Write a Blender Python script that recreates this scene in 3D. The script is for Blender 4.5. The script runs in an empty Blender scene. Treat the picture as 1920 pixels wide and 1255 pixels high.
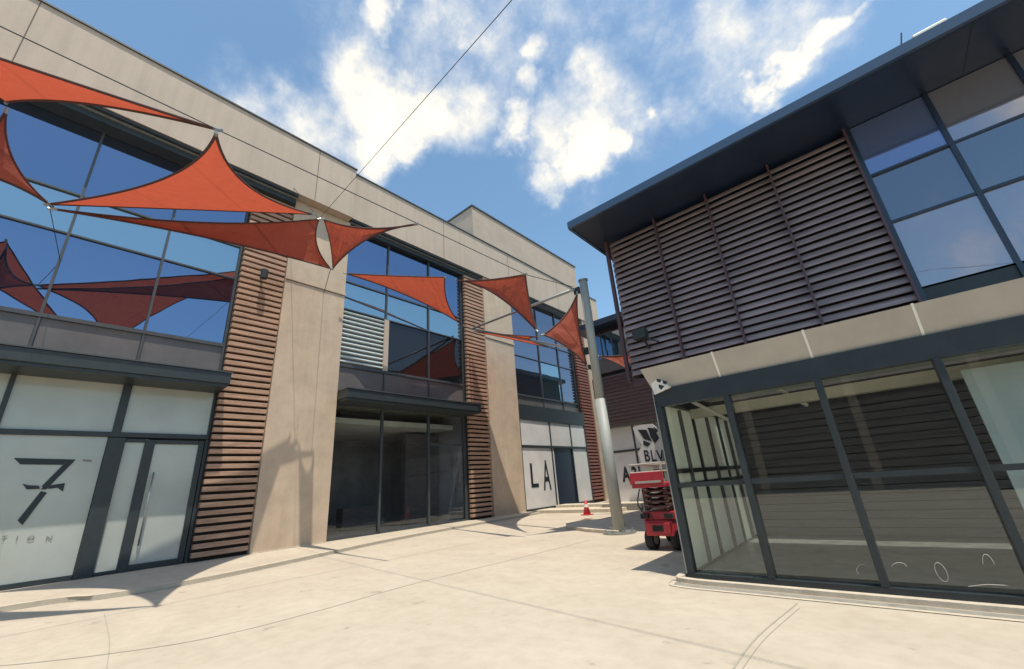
import bpy, bmesh, math, random
from mathutils import Vector, Matrix
random.seed(7)
R = math.radians
sc = bpy.context.scene
col = sc.collection

# ------------------------------------------------------------------ camera
F_PX, PITCH, ROLL, YAW = 771.7, 0.34943, -0.074845, 0.699786   # focal length in pixels of a 1920 px wide picture
cp, sp = math.cos(PITCH), math.sin(PITCH)
fw = Vector((0, cp, sp)); up0 = Vector((0, -sp, cp)); rt0 = Vector((1, 0, 0))
rt = math.cos(ROLL)*rt0 + math.sin(ROLL)*up0
up = -math.sin(ROLL)*rt0 + math.cos(ROLL)*up0
Zr = Matrix.Rotation(YAW, 3, 'Z')
fw, rt, up = Zr @ fw, Zr @ rt, Zr @ up
CAM = Vector((0, 0, 1.6))
cam = bpy.data.cameras.new('camera'); co = bpy.data.objects.new('camera', cam); col.objects.link(co)
m = Matrix((rt, up, -fw)).transposed().to_4x4(); m.translation = CAM
co.matrix_world = m
cam.sensor_fit = 'HORIZONTAL'; cam.sensor_width = 36; cam.lens = 36*F_PX/1920
cam.clip_start = .05; cam.clip_end = 3000
sc.camera = co

# measuring: where the line of sight through a point of the survey picture meets a wall or the ground
def ray(x, y): return fw + (x-960)/F_PX*rt + (627.5-y)/F_PX*up
def onx(x, y, X): d = ray(x, y); return CAM + d*(X/d.x)
def ony(x, y, Y): d = ray(x, y); return CAM + d*(Y/d.y)
def onz(x, y, z=0): d = ray(x, y); return CAM + d*((z-1.6)/d.z)

# ------------------------------------------------------------------ light
SUN = Vector((.30, -.12, 1)).normalized()
sd = bpy.data.lights.new('sun', 'SUN'); sd.energy = 3.55; sd.angle = R(.5); sd.color = (1, .93, .80)
so = bpy.data.objects.new('sun', sd); col.objects.link(so)
so.rotation_euler = SUN.to_track_quat('Z', 'Y').to_euler()
w = bpy.data.worlds.new('World'); sc.world = w; w.use_nodes = True
sc.view_settings.view_transform = 'Standard'; sc.view_settings.look = 'None'
sc.view_settings.exposure = 0.44; sc.view_settings.gamma = 1

def build_sky():
    nt = w.node_tree; N = nt.nodes; Lk = nt.links; N.clear()
    out = N.new('ShaderNodeOutputWorld')
    sky = N.new('ShaderNodeTexSky'); sky.sky_type = 'NISHITA'; sky.sun_disc = False
    sky.sun_elevation = math.asin(SUN.z); sky.sun_rotation = math.atan2(SUN.x, SUN.y)
    sky.altitude = 0; sky.air_density = 1.0; sky.dust_density = .8; sky.ozone_density = .9
    bg = N.new('ShaderNodeBackground'); bg.inputs[1].default_value = SKY_STRENGTH
    tint = N.new('ShaderNodeMix'); tint.data_type = 'RGBA'; tint.blend_type = 'MULTIPLY'; tint.inputs[0].default_value = 1; tint.inputs[7].default_value = (.90, 1.06, 1.02, 1)
    Lk.new(sky.outputs[0], tint.inputs[6]); Lk.new(tint.outputs[2], bg.inputs[0])
    cb = N.new('ShaderNodeBackground'); cb.inputs[1].default_value = 1
    mix = N.new('ShaderNodeMixShader')
    tc = N.new('ShaderNodeTexCoord')
    warp = N.new('ShaderNodeTexNoise'); warp.inputs['Scale'].default_value = 4.5; warp.inputs['Detail'].default_value = 5; warp.inputs['Roughness'].default_value = .6
    Lk.new(tc.outputs['Generated'], warp.inputs['Vector'])
    sub = N.new('ShaderNodeVectorMath'); sub.operation = 'SUBTRACT'; sub.inputs[1].default_value = (.5, .5, .5)
    Lk.new(warp.outputs['Color'], sub.inputs[0])
    scl = N.new('ShaderNodeVectorMath'); scl.operation = 'SCALE'; scl.inputs['Scale'].default_value = .26
    Lk.new(sub.outputs[0], scl.inputs[0])
    add = N.new('ShaderNodeVectorMath'); add.operation = 'ADD'
    Lk.new(tc.outputs['Generated'], add.inputs[0]); Lk.new(scl.outputs[0], add.inputs[1])
    last = None
    for (x, y, r, a, back) in [b_+(0,) for b_ in CLOUDS]+[b_+(1,) for b_ in CLOUDS_BEHIND]:
        d = ray(x, y).normalized(); e = ray(x+r, y).normalized(); rad = (d-e).length
        if back: d.y = -d.y          # stands in the sky behind the photographer
        dist = N.new('ShaderNodeVectorMath'); dist.operation = 'DISTANCE'; dist.inputs[1].default_value = d
        Lk.new(add.outputs[0], dist.inputs[0])
        mr = N.new('ShaderNodeMapRange'); mr.interpolation_type = 'SMOOTHSTEP'
        mr.inputs['From Min'].default_value = rad*1.85; mr.inputs['From Max'].default_value = rad*.2
        mr.inputs['To Min'].default_value = 0; mr.inputs['To Max'].default_value = a
        Lk.new(dist.outputs['Value'], mr.inputs['Value'])
        if last is None: last = mr.outputs[0]
        else:
            mx = N.new('ShaderNodeMath'); mx.operation = 'MAXIMUM'
            Lk.new(last, mx.inputs[0]); Lk.new(mr.outputs[0], mx.inputs[1]); last = mx.outputs[0]
    n2 = N.new('ShaderNodeTexNoise'); n2.inputs['Scale'].default_value = 7; n2.inputs['Detail'].default_value = 9; n2.inputs['Roughness'].default_value = .62
    Lk.new(tc.outputs['Generated'], n2.inputs['Vector'])
    # density = blob + (noise - .5)*k
    ma = N.new('ShaderNodeMath'); ma.operation = 'MULTIPLY_ADD'; ma.inputs[1].default_value = 1.7; ma.inputs[2].default_value = -.82
    Lk.new(n2.outputs[0], ma.inputs[0])
    ad = N.new('ShaderNodeMath'); ad.operation = 'ADD'; Lk.new(last, ad.inputs[0]); Lk.new(ma.outputs[0], ad.inputs[1])
    ml = N.new('ShaderNodeMapRange'); ml.interpolation_type = 'SMOOTHSTEP'
    ml.inputs['From Min'].default_value = .16; ml.inputs['From Max'].default_value = 1.22
    Lk.new(ad.outputs[0], ml.inputs['Value'])
    # thin wisps die out where no cloud core is near
    gate = N.new('ShaderNodeMapRange'); gate.inputs['From Min'].default_value = .02; gate.inputs['From Max'].default_value = .45
    Lk.new(last, gate.inputs['Value'])
    mm = N.new('ShaderNodeMath'); mm.operation = 'MULTIPLY'; Lk.new(ml.outputs[0], mm.inputs[0]); Lk.new(gate.outputs[0], mm.inputs[1])
    cr = N.new('ShaderNodeValToRGB')
    cr.color_ramp.elements[0].position = .2; cr.color_ramp.elements[0].color = (.66, .70, .74, 1)
    cr.color_ramp.elements[1].position = .85; cr.color_ramp.elements[1].color = (.98, .90, .74, 1)
    Lk.new(ml.outputs[0], cr.inputs[0]); Lk.new(cr.outputs[0], cb.inputs[0])
    Lk.new(mm.outputs[0], mix.inputs[0]); Lk.new(bg.outputs[0], mix.inputs[1]); Lk.new(cb.outputs[0], mix.inputs[2])
    Lk.new(mix.outputs[0], out.inputs[0])
SKY_STRENGTH = .15
CLOUDS = [(600, 225, 95, .8), (690, 190, 95, .95), (690, 250, 70, 1), (790, 200, 75, .9), (780, 260, 45, .9), (530, 225, 50, .6), (865, 130, 55, .55), (640, 280, 40, .7),
          (950, 250, 50, 1), (975, 180, 45, .9), (985, 105, 45, .95), (1090, 120, 65, .8), (1040, 170, 45, .6),
          (1095, 285, 62, 1), (1150, 265, 45, .95), (1010, 335, 45, .75), (1000, 370, 28, .5), (1215, 190, 30, .85),
          (740, 30, 45, .9), (850, 45, 25, .7), (1110, 15, 40, .6), (920, 60, 55, .4),
          (1430, 145, 40, 1), (1480, 100, 42, 1), (1540, 60, 42, 1), (1595, 25, 38, .9), (1330, 140, 55, .5), (1260, 100, 45, .5), (1640, 10, 60, .4),
          (355, 50, 24, .62), (300, 5, 22, .6), (572, 8, 18, .6), (380, 25, 20, .3)]
CLOUDS += [(900, 130, 170, .62), (1120, 190, 150, .62), (1350, 120, 140, .60), (700, 110, 130, .5), (1030, 60, 150, .60), (530, 240, 95, .62), (1480, 60, 130, .6), (860, 215, 90, .72), (1060, 240, 90, .7)]
CLOUDS_BEHIND = [(1850, 200, 110, .75), (1780, 470, 90, .8), (1900, 430, 70, .6), (1700, 360, 50, .4)]
build_sky()

# ------------------------------------------------------------------ materials
def mat(name, base, rough=.7, metal=0, var=.0, vscale=3, bump=0, bscale=60, spec=.5, stretch=(1, 1, 1), dark=None, streak=0):
    m = bpy.data.materials.new(name); m.use_nodes = True
    nt = m.node_tree; b = nt.nodes['Principled BSDF']
    b.inputs['Base Color'].default_value = (*base, 1); b.inputs['Roughness'].default_value = rough
    b.inputs['Metallic'].default_value = metal; b.inputs['Specular IOR Level'].default_value = spec
    g = nt.nodes.new('ShaderNodeNewGeometry'); mp = nt.nodes.new('ShaderNodeMapping'); mp.inputs['Scale'].default_value = stretch
    nt.links.new(g.outputs['Position'], mp.inputs[0])
    if var:
        n = nt.nodes.new('ShaderNodeTexNoise'); n.inputs['Scale'].default_value = vscale; n.inputs['Detail'].default_value = 8; n.inputs['Roughness'].default_value = .65
        nt.links.new(mp.outputs[0], n.inputs['Vector'])
        cr = nt.nodes.new('ShaderNodeValToRGB')
        lo = dark if dark else tuple(c*(1-var) for c in base); hi = tuple(min(1, c*(1+var*.6)) for c in base)
        cr.color_ramp.elements[0].position = .3; cr.color_ramp.elements[0].color = (*lo, 1)
        cr.color_ramp.elements[1].position = .68; cr.color_ramp.elements[1].color = (*hi, 1)
        nt.links.new(n.outputs[0], cr.inputs[0]); nt.links.new(cr.outputs[0], b.inputs['Base Color'])
        if streak:          # rain streaks and grime running down the wall
            mp2 = nt.nodes.new('ShaderNodeMapping'); mp2.inputs['Scale'].default_value = (2.6, 2.6, .16); nt.links.new(g.outputs['Position'], mp2.inputs[0])
            n2 = nt.nodes.new('ShaderNodeTexNoise'); n2.inputs['Scale'].default_value = 1.6; n2.inputs['Detail'].default_value = 7; nt.links.new(mp2.outputs[0], n2.inputs['Vector'])
            c2 = nt.nodes.new('ShaderNodeValToRGB'); c2.color_ramp.elements[0].position = .34; c2.color_ramp.elements[0].color = (1-streak, 1-streak, 1-streak, 1)
            c2.color_ramp.elements[1].position = .56; c2.color_ramp.elements[1].color = (1, 1, 1, 1); nt.links.new(n2.outputs[0], c2.inputs[0])
            mx = nt.nodes.new('ShaderNodeMix'); mx.data_type = 'RGBA'; mx.blend_type = 'MULTIPLY'; mx.inputs[0].default_value = 1
            nt.links.new(cr.outputs[0], mx.inputs[6]); nt.links.new(c2.outputs[0], mx.inputs[7]); nt.links.new(mx.outputs[2], b.inputs['Base Color'])
    if bump:
        n = nt.nodes.new('ShaderNodeTexNoise'); n.inputs['Scale'].default_value = bscale; n.inputs['Detail'].default_value = 4
        nt.links.new(mp.outputs[0], n.inputs['Vector'])
        bp = nt.nodes.new('ShaderNodeBump'); bp.inputs['Strength'].default_value = bump; bp.inputs['Distance'].default_value = .02
        nt.links.new(n.outputs[0], bp.inputs['Height']); nt.links.new(bp.outputs[0], b.inputs['Normal'])
    return m

def ground_mat():
    m = bpy.data.materials.new('cast concrete paving'); m.use_nodes = True; nt = m.node_tree; b = nt.nodes['Principled BSDF']
    b.inputs['Roughness'].default_value = .85
    g = nt.nodes.new('ShaderNodeNewGeometry')
    def noise(s, d=6, st=(1, 1, 1)):
        mp = nt.nodes.new('ShaderNodeMapping'); mp.inputs['Scale'].default_value = st; nt.links.new(g.outputs['Position'], mp.inputs[0])
        n = nt.nodes.new('ShaderNodeTexNoise'); n.inputs['Scale'].default_value = s; n.inputs['Detail'].default_value = d; n.inputs['Roughness'].default_value = .6
        nt.links.new(mp.outputs[0], n.inputs['Vector']); return n.outputs[0]
    cr = nt.nodes.new('ShaderNodeValToRGB'); e = cr.color_ramp.elements
    e[0].position = .28; e[0].color = (.445, .375, .29, 1); e[1].position = .7; e[1].color = (.525, .452, .352, 1)
    nt.links.new(noise(.55, 7, (1, 1.7, 1)), cr.inputs[0])
    cr2 = nt.nodes.new('ShaderNodeValToRGB'); e = cr2.color_ramp.elements
    e[0].position = .36; e[0].color = (.92, .91, .90, 1); e[1].position = .58; e[1].color = (1, 1, 1, 1)
    nt.links.new(noise(4.5, 9), cr2.inputs[0])
    cr3 = nt.nodes.new('ShaderNodeValToRGB'); e = cr3.color_ramp.elements     # small dark spots
    e[0].position = .27; e[0].color = (.72, .70, .68, 1); e[1].position = .34; e[1].color = (1, 1, 1, 1)
    nt.links.new(noise(2.1, 3), cr3.inputs[0])
    def mul(a, c):
        mx = nt.nodes.new('ShaderNodeMix'); mx.data_type = 'RGBA'; mx.blend_type = 'MULTIPLY'; mx.inputs[0].default_value = 1
        nt.links.new(a, mx.inputs[6]); nt.links.new(c, mx.inputs[7]); return mx.outputs[2]
    c = mul(mul(cr.outputs[0], cr2.outputs[0]), cr3.outputs[0])
    nt.links.new(c, b.inputs['Base Color'])
    bp = nt.nodes.new('ShaderNodeBump'); bp.inputs['Strength'].default_value = .25; bp.inputs['Distance'].default_value = .01
    nt.links.new(noise(45, 5), bp.inputs['Height']); nt.links.new(bp.outputs[0], b.inputs['Normal'])
    return m

def mirror_glass(name, tint, body, refl=.45, rough=.01):
    m = bpy.data.materials.new(name); m.use_nodes = True; nt = m.node_tree; N = nt.nodes; N.remove(N['Principled BSDF'])
    out = N['Material Output']
    gl = N.new('ShaderNodeBsdfGlossy'); gl.inputs['Color'].default_value = (*tint, 1); gl.inputs['Roughness'].default_value = rough
    df = N.new('ShaderNodeBsdfDiffuse'); df.inputs['Color'].default_value = (*body, 1)
    lw = N.new('ShaderNodeLayerWeight'); lw.inputs['Blend'].default_value = .35
    mr = N.new('ShaderNodeMapRange'); mr.inputs['To Min'].default_value = refl; mr.inputs['To Max'].default_value = 1
    nt.links.new(lw.outputs['Fresnel'], mr.inputs['Value'])
    mx = N.new('ShaderNodeMixShader'); nt.links.new(mr.outputs[0], mx.inputs[0]); nt.links.new(df.outputs[0], mx.inputs[1]); nt.links.new(gl.outputs[0], mx.inputs[2])
    nt.links.new(mx.outputs[0], out.inputs[0])
    g = N.new('ShaderNodeNewGeometry'); n = N.new('ShaderNodeTexNoise'); n.inputs['Scale'].default_value = .6; n.inputs['Detail'].default_value = 2
    nt.links.new(g.outputs['Position'], n.inputs['Vector'])
    bp = N.new('ShaderNodeBump'); bp.inputs['Strength'].default_value = .16; bp.inputs['Distance'].default_value = .04
    nt.links.new(n.outputs[0], bp.inputs['Height']); nt.links.new(bp.outputs[0], gl.inputs['Normal'])
    return m

def clear_glass(name, tint, refl0=.08):
    m = bpy.data.materials.new(name); m.use_nodes = True; nt = m.node_tree; N = nt.nodes; N.remove(N['Principled BSDF'])
    out = N['Material Output']
    gl = N.new('ShaderNodeBsdfGlossy'); gl.inputs['Color'].default_value = (.9, .95, .95, 1); gl.inputs['Roughness'].default_value = .005
    tr = N.new('ShaderNodeBsdfTransparent'); tr.inputs['Color'].default_value = (*tint, 1)
    lw = N.new('ShaderNodeLayerWeight'); lw.inputs['Blend'].default_value = .06
    mr = N.new('ShaderNodeMapRange'); mr.inputs['To Min'].default_value = refl0; mr.inputs['To Max'].default_value = .8
    nt.links.new(lw.outputs['Fresnel'], mr.inputs['Value'])
    mx = N.new('ShaderNodeMixShader'); nt.links.new(mr.outputs[0], mx.inputs[0]); nt.links.new(tr.outputs[0], mx.inputs[1]); nt.links.new(gl.outputs[0], mx.inputs[2])
    nt.links.new(mx.outputs[0], out.inputs[0]); return m

def frosted(name, base, rough=.25, trans=.35):
    m = bpy.data.materials.new(name); m.use_nodes = True; nt = m.node_tree; N = nt.nodes
    b = N['Principled BSDF']; b.inputs['Base Color'].default_value = (*base, 1); b.inputs['Roughness'].default_value = rough
    b.inputs['Specular IOR Level'].default_value = .5
    t = N.new('ShaderNodeBsdfTranslucent'); t.inputs['Color'].default_value = (*base, 1)
    mx = N.new('ShaderNodeMixShader'); mx.inputs[0].default_value = trans
    g = N.new('ShaderNodeNewGeometry'); n = N.new('ShaderNodeTexNoise'); n.inputs['Scale'].default_value = 1.1; n.inputs['Detail'].default_value = 4
    nt.links.new(g.outputs['Position'], n.inputs['Vector'])
    cr = N.new('ShaderNodeValToRGB'); cr.color_ramp.elements[0].position = .3; cr.color_ramp.elements[0].color = (*[c*.86 for c in base], 1)
    cr.color_ramp.elements[1].position = .7; cr.color_ramp.elements[1].color = (*base, 1)
    nt.links.new(n.outputs[0], cr.inputs[0]); nt.links.new(cr.outputs[0], b.inputs['Base Color'])
    nt.links.new(b.outputs[0], mx.inputs[1]); nt.links.new(t.outputs[0], mx.inputs[2])
    nt.links.new(mx.outputs[0], N['Material Output'].inputs[0]); return m

def sail_mat(name, base, through):
    m = bpy.data.materials.new(name); m.use_nodes = True; nt = m.node_tree; N = nt.nodes
    b = N['Principled BSDF']; b.inputs['Roughness'].default_value = .8
    g = N.new('ShaderNodeNewGeometry'); n = N.new('ShaderNodeTexNoise'); n.inputs['Scale'].default_value = 2.2; n.inputs['Detail'].default_value = 4
    nt.links.new(g.outputs['Position'], n.inputs['Vector'])
    cr = N.new('ShaderNodeValToRGB'); cr.color_ramp.elements[0].position = .3; cr.color_ramp.elements[0].color = (*[c*.85 for c in base], 1)
    cr.color_ramp.elements[1].position = .7; cr.color_ramp.elements[1].color = (*base, 1)
    nt.links.new(n.outputs[0], cr.inputs[0]); nt.links.new(cr.outputs[0], b.inputs['Base Color'])
    wv = N.new('ShaderNodeTexWave'); wv.wave_type = 'BANDS'; wv.bands_direction = 'DIAGONAL'; wv.inputs['Scale'].default_value = .23; wv.inputs['Distortion'].default_value = .15
    nt.links.new(g.outputs['Position'], wv.inputs['Vector'])
    sr = N.new('ShaderNodeValToRGB'); sr.color_ramp.elements[0].position = 0; sr.color_ramp.elements[0].color = (.6, .6, .6, 1)
    sr.color_ramp.elements[1].position = .012; sr.color_ramp.elements[1].color = (1, 1, 1, 1); nt.links.new(wv.outputs['Fac'], sr.inputs[0])
    sm_ = N.new('ShaderNodeMix'); sm_.data_type = 'RGBA'; sm_.blend_type = 'MULTIPLY'; sm_.inputs[0].default_value = 1
    nt.links.new(cr.outputs[0], sm_.inputs[6]); nt.links.new(sr.outputs[0], sm_.inputs[7]); nt.links.new(sm_.outputs[2], b.inputs['Base Color'])
    cn_ = N.new('ShaderNodeTexNoise'); cn_.inputs['Scale'].default_value = 1.1; cn_.inputs['Detail'].default_value = 3; cn_.inputs['Distortion'].default_value = 1.2
    nt.links.new(g.outputs['Position'], cn_.inputs['Vector'])
    cb_ = N.new('ShaderNodeBump'); cb_.inputs['Strength'].default_value = .5; cb_.inputs['Distance'].default_value = .25
    nt.links.new(cn_.outputs[0], cb_.inputs['Height']); nt.links.new(cb_.outputs[0], b.inputs['Normal'])
    t = N.new('ShaderNodeBsdfTranslucent'); t.inputs['Color'].default_value = (*through, 1); nt.links.new(cb_.outputs[0], t.inputs['Normal'])
    mx = N.new('ShaderNodeMixShader'); mx.inputs[0].default_value = .44
    nt.links.new(b.outputs[0], mx.inputs[1]); nt.links.new(t.outputs[0], mx.inputs[2]); nt.links.new(mx.outputs[0], N['Material Output'].inputs[0])
    return m

M = dict(
    ground=ground_mat(),
    kerb=mat('pale kerb stone', (.56, .48, .37), .8, var=.2, vscale=5, bump=.2),
    channel=mat('drain channel grey', (.27, .25, .21), .8, var=.25, vscale=8),
    joint=mat('joint sealant', (.36, .325, .26), .9),
    stone=mat('sandstone cladding', (.50, .385, .28), .8, var=.14, vscale=1.3, bump=.3, bscale=35, streak=.06),
    parapet=mat('parapet render', (.47, .375, .295), .8, var=.10, vscale=.7, bump=.2, bscale=30, stretch=(1, 1, .5), streak=.07),
    tower=mat('tower render', (.43, .345, .27), .8, var=.12, vscale=.8),
    seam=mat('cladding joint', (.12, .10, .08), .9),
    slat=mat('terracotta slat', (.40, .245, .165), .7, var=.42, vscale=2.5, stretch=(1, .5, 5)),
    redslat=mat('dark red slat', (.26, .10, .075), .7, var=.25, vscale=2.5),
    slatback=mat('slat backing', (.022, .017, .016), .8),
    dark=mat('dark metal', (.030, .038, .042), .42, var=.2, vscale=4, spec=.4),
    mull=mat('bronze mullion', (.055, .062, .068), .45, var=.2),
    spandrel=mat('grey spandrel', (.125, .11, .105), .35, var=.2, vscale=1.2, spec=.5),
    navy=mat('navy roof metal', (.012, .024, .050), .32, var=.2, vscale=2, spec=.6),
    blade=mat('mauve louvre blade', (.32, .245, .245), .42, metal=.15, var=.42, vscale=1.6, stretch=(.5, .5, 4)),
    bracket=mat('louvre bracket', (.085, .045, .055), .5),
    fascia=mat('pale fascia metal', (.42, .385, .325), .5, var=.12, vscale=2),
    glassB=mirror_glass('blue mirror glass', (.34, .44, .64), (.012, .02, .035), .50),
    glassT=mirror_glass('teal mirror glass', (.52, .64, .70), (.03, .06, .075), .60),
    glassR=mirror_glass('grey violet mirror glass', (.42, .43, .52), (.03, .035, .05), .5),
    glassV=mirror_glass('violet painted-reflection glass', (.60, .60, .68), (.17, .165, .19), .36),  # pale diffuse body stands in for reflected cloud
    glassM=mirror_glass('blue painted-reflection glass', (.42, .50, .74), (.09, .125, .24), .32),  # bluish body colour stands in for reflected sky
    glassS=mirror_glass('slate painted-reflection glass', (.36, .40, .48), (.07, .085, .11), .38),  # lifted body colour paints in the middle row's sky reflection
    glassD=mirror_glass('dark opening glass', (.3, .28, .3), (.012, .012, .013), .12, .03),
    shop=clear_glass('shop glass', (.86, .88, .89), .05),
    pav=clear_glass('pavilion glass', (.93, .95, .945), .055),
    film=frosted('pale window film', (.44, .465, .425), .12, 0),
    white=frosted('white window film', (.70, .68, .66), .2, 0),
    frost=frosted('frosted green glass', (.86, .92, .83), .3, .72),
    blind=frosted('teal pale blind', (.72, .82, .79), .4, .2),
    ink=mat('black lettering', (.010, .016, .02), .5),
    greyink=mat('faded grey lettering', (.20, .18, .15), .6),
    room=mat('room wall grey', (.36, .35, .37), .8, var=.35, vscale=.7),
    roomfloor=mat('room floor', (.45, .42, .44), .5, var=.2),
    ceil=mat('room ceiling', (.70, .72, .64), .8, var=.2, vscale=1),
    plank=mat('dark interior planks', (.155, .14, .14), .6, var=.3, vscale=2, stretch=(.5, 1, 6)),
    bench=mat('pale bench', (.62, .60, .50), .6, var=.15),
    pavfloor=mat('polished pavilion floor', (.22, .22, .205), .3, var=.5, vscale=3),
    sail=sail_mat('red orange sail cloth', (.45, .11, .068), (.52, .088, .042)),
    hem=mat('dark sail webbing', (.075, .03, .025), .8),
    steel=mat('galvanised steel', (.34, .35, .34), .4, metal=.6, var=.2, vscale=4),
    cable=mat('steel cable', (.06, .06, .06), .5, metal=.5),
    mast=mat('grey mast paint', (.33, .335, .30), .55, var=.18, vscale=2.5, stretch=(2, 2, .4)),
    red=mat('red machine paint', (.42, .025, .04), .38, var=.2, vscale=6),
    cone=mat('cone red', (.60, .05, .06), .6),
    rubber=mat('tyre rubber', (.02, .02, .02), .85),
    rim=mat('wheel rim', (.35, .33, .30), .6),
    whitep=mat('white painted metal', (.78, .76, .68), .5, var=.08),
    beige=mat('rooftop plant casing', (.50, .52, .46), .6, var=.15),
)

# ------------------------------------------------------------------ helpers
class MB:
    def __init__(s): s.v = []; s.f = []
    def box(s, x0, x1, y0, y1, z0, z1):
        i = len(s.v)
        s.v += [(x, y, z) for z in (z0, z1) for y in (y0, y1) for x in (x0, x1)]
        s.f += [tuple(i+k for k in q) for q in ((0, 2, 3, 1), (4, 5, 7, 6), (0, 1, 5, 4), (2, 6, 7, 3), (0, 4, 6, 2), (1, 3, 7, 5))]
        return s
    def tube(s, p, q, r, n=10, r2=None):
        p = Vector(p); q = Vector(q); d = (q-p)
        if d.length < 1e-6: return s
        a = d.normalized(); u = a.cross(Vector((0, 0, 1)) if abs(a.z) < .9 else Vector((1, 0, 0))).normalized(); v = a.cross(u)
        r2 = r if r2 is None else r2; i = len(s.v)
        for c, rr in ((p, r), (q, r2)):
            for k in range(n):
                t = 2*math.pi*k/n; s.v.append(tuple(c+u*math.cos(t)*rr+v*math.sin(t)*rr))
        for k in range(n): s.f.append((i+k, i+(k+1) % n, i+n+(k+1) % n, i+n+k))
        s.f.append(tuple(i+k for k in range(n))[::-1]); s.f.append(tuple(i+n+k for k in range(n)))
        return s
    def path(s, pts, r, n=6):
        for a, b in zip(pts, pts[1:]): s.tube(a, b, r, n)
        return s
    def beam(s, p, q, wdt, h):      # rectangular bar between two points
        p = Vector(p); q = Vector(q); a = (q-p).normalized()
        u = a.cross(Vector((0, 0, 1)) if abs(a.z) < .95 else Vector((1, 0, 0))).normalized(); v = u.cross(a)
        i = len(s.v)
        for c in (p, q):
            for su, sv in ((-1, -1), (1, -1), (1, 1), (-1, 1)): s.v.append(tuple(c+u*su*wdt/2+v*sv*h/2))
        s.f += [tuple(i+k for k in f) for f in ((0, 3, 2, 1), (4, 5, 6, 7), (0, 1, 5, 4), (1, 2, 6, 5), (2, 3, 7, 6), (3, 0, 4, 7))]
        return s
    def prism(s, pts, off):         # planar outline extruded along off
        off = Vector(off); i = len(s.v); n = len(pts)
        s.v += [tuple(Vector(p)) for p in pts]+[tuple(Vector(p)+off) for p in pts]
        s.f.append(tuple(range(i, i+n))); s.f.append(tuple(range(i+n, i+2*n))[::-1])
        for k in range(n): s.f.append((i+k, i+n+k, i+n+(k+1) % n, i+(k+1) % n))
        return s
    def build(s, name, material, parent=None, bevel=0, smooth=False):
        me = bpy.data.meshes.new(name); me.from_pydata(s.v, [], s.f)
        bm = bmesh.new(); bm.from_mesh(me); bmesh.ops.recalc_face_normals(bm, faces=bm.faces); bm.to_mesh(me); bm.free()
        me.materials.append(material)
        o = bpy.data.objects.new(name, me); col.objects.link(o)
        if parent is not None:
            o.parent = parent; o.matrix_parent_inverse = mw(parent).inverted()
        if bevel:
            b = o.modifiers.new('bevel', 'BEVEL'); b.width = bevel; b.segments = 2; b.limit_method = 'ANGLE'
        if smooth:
            for p in me.polygons: p.use_smooth = len(p.vertices) == 4
        return o
def mw(o):
    m = Matrix.Translation(o.location)
    return m if o.parent is None else mw(o.parent) @ o.matrix_parent_inverse @ m
def B(*a): return MB().box(*a)
def empty(name, loc, label, cat, group=None):
    o = bpy.data.objects.new(name, None); col.objects.link(o); o.location = loc; o.empty_display_size = .3
    o['label'] = label; o['category'] = cat
    if group: o['group'] = group
    return o
def tag(o, label, cat, group=None):
    o['label'] = label; o['category'] = cat
    if group: o['group'] = group
    return o
def struct(o): o['kind'] = 'structure'; return o
def text(body, name, size, loc, rot, material, parent, extrude=.01, sx=1, off=0):
    c = bpy.data.curves.new(name, 'FONT'); c.body = body; c.size = size; c.extrude = extrude; c.align_x = 'CENTER'; c.align_y = 'CENTER'; c.offset = off
    t = bpy.data.objects.new(name, c); col.objects.link(t)
    dg = bpy.context.evaluated_depsgraph_get(); me = bpy.data.meshes.new_from_object(t.evaluated_get(dg))
    bpy.data.objects.remove(t); me.materials.clear(); me.materials.append(material)
    mt = Matrix.LocRotScale(Vector(loc), rot, Vector((sx, 1, 1)))
    me.transform(mt)
    o = bpy.data.objects.new(name, me); col.objects.link(o)
    if parent is not None: o.parent = parent; o.matrix_parent_inverse = mw(parent).inverted()
    return o
from mathutils import Euler
ROT_L = Matrix(((0, 0, 1), (1, 0, 0), (0, 1, 0))).to_quaternion()       # writing on walls that face +x, read along +y
ROT_R = Euler((R(90), 0, 0)).to_quaternion()                             # writing on walls that face -y, read along +x

# ------------------------------------------------------------------ ground
g = MB(); g.v = [(-400, -400, 0), (400, -400, 0), (400, 400, 0), (-400, 400, 0)]; g.f = [(0, 1, 2, 3)]
struct(g.build('ground', M['ground']))
def ribbon(pts, wd, z, name, m):
    b = MB(); L = []
    for i, p in enumerate(pts):
        a = pts[max(i-1, 0)]; c = pts[min(i+1, len(pts)-1)]
        t = Vector((c[0]-a[0], c[1]-a[1])).normalized(); n = Vector((-t.y, t.x))
        L.append(((p[0]+n.x*wd/2, p[1]+n.y*wd/2, z), (p[0]-n.x*wd/2, p[1]-n.y*wd/2, z)))
    for a, c in L: b.v += [a, c]
    for i in range(len(L)-1): b.f.append((2*i, 2*i+1, 2*i+3, 2*i+2))
    return b
def smooth(pts, n=8):
    out = []
    for i in range(len(pts)-1):
        p0 = Vector(pts[max(i-1, 0)]); p1 = Vector(pts[i]); p2 = Vector(pts[i+1]); p3 = Vector(pts[min(i+2, len(pts)-1)])
        for k in range(n):
            t = k/n; out.append(.5*((2*p1)+(p2-p0)*t+(2*p0-5*p1+4*p2-p3)*t*t+(3*p1-p0-3*p2+p3)*t**3))
    out.append(Vector(pts[-1])); return out
def gpts(px): return [tuple(onz(*p))[:2] for p in px]
jl = MB()
def addrib(b2):
    i = len(jl.v); jl.v += b2.v; jl.f += [tuple(i+k for k in f) for f in b2.f]
addrib(ribbon(smooth(gpts([(-200, 1262), (0, 1249), (200, 1227), (400, 1195), (600, 1145), (780, 1094), (1000, 1040), (1110, 1012)])), .022, .004, '', None))
addrib(ribbon(smooth(gpts([(1375, 1255), (1420, 1195), (1495, 1132)])), .018, .004, '', None))
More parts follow.
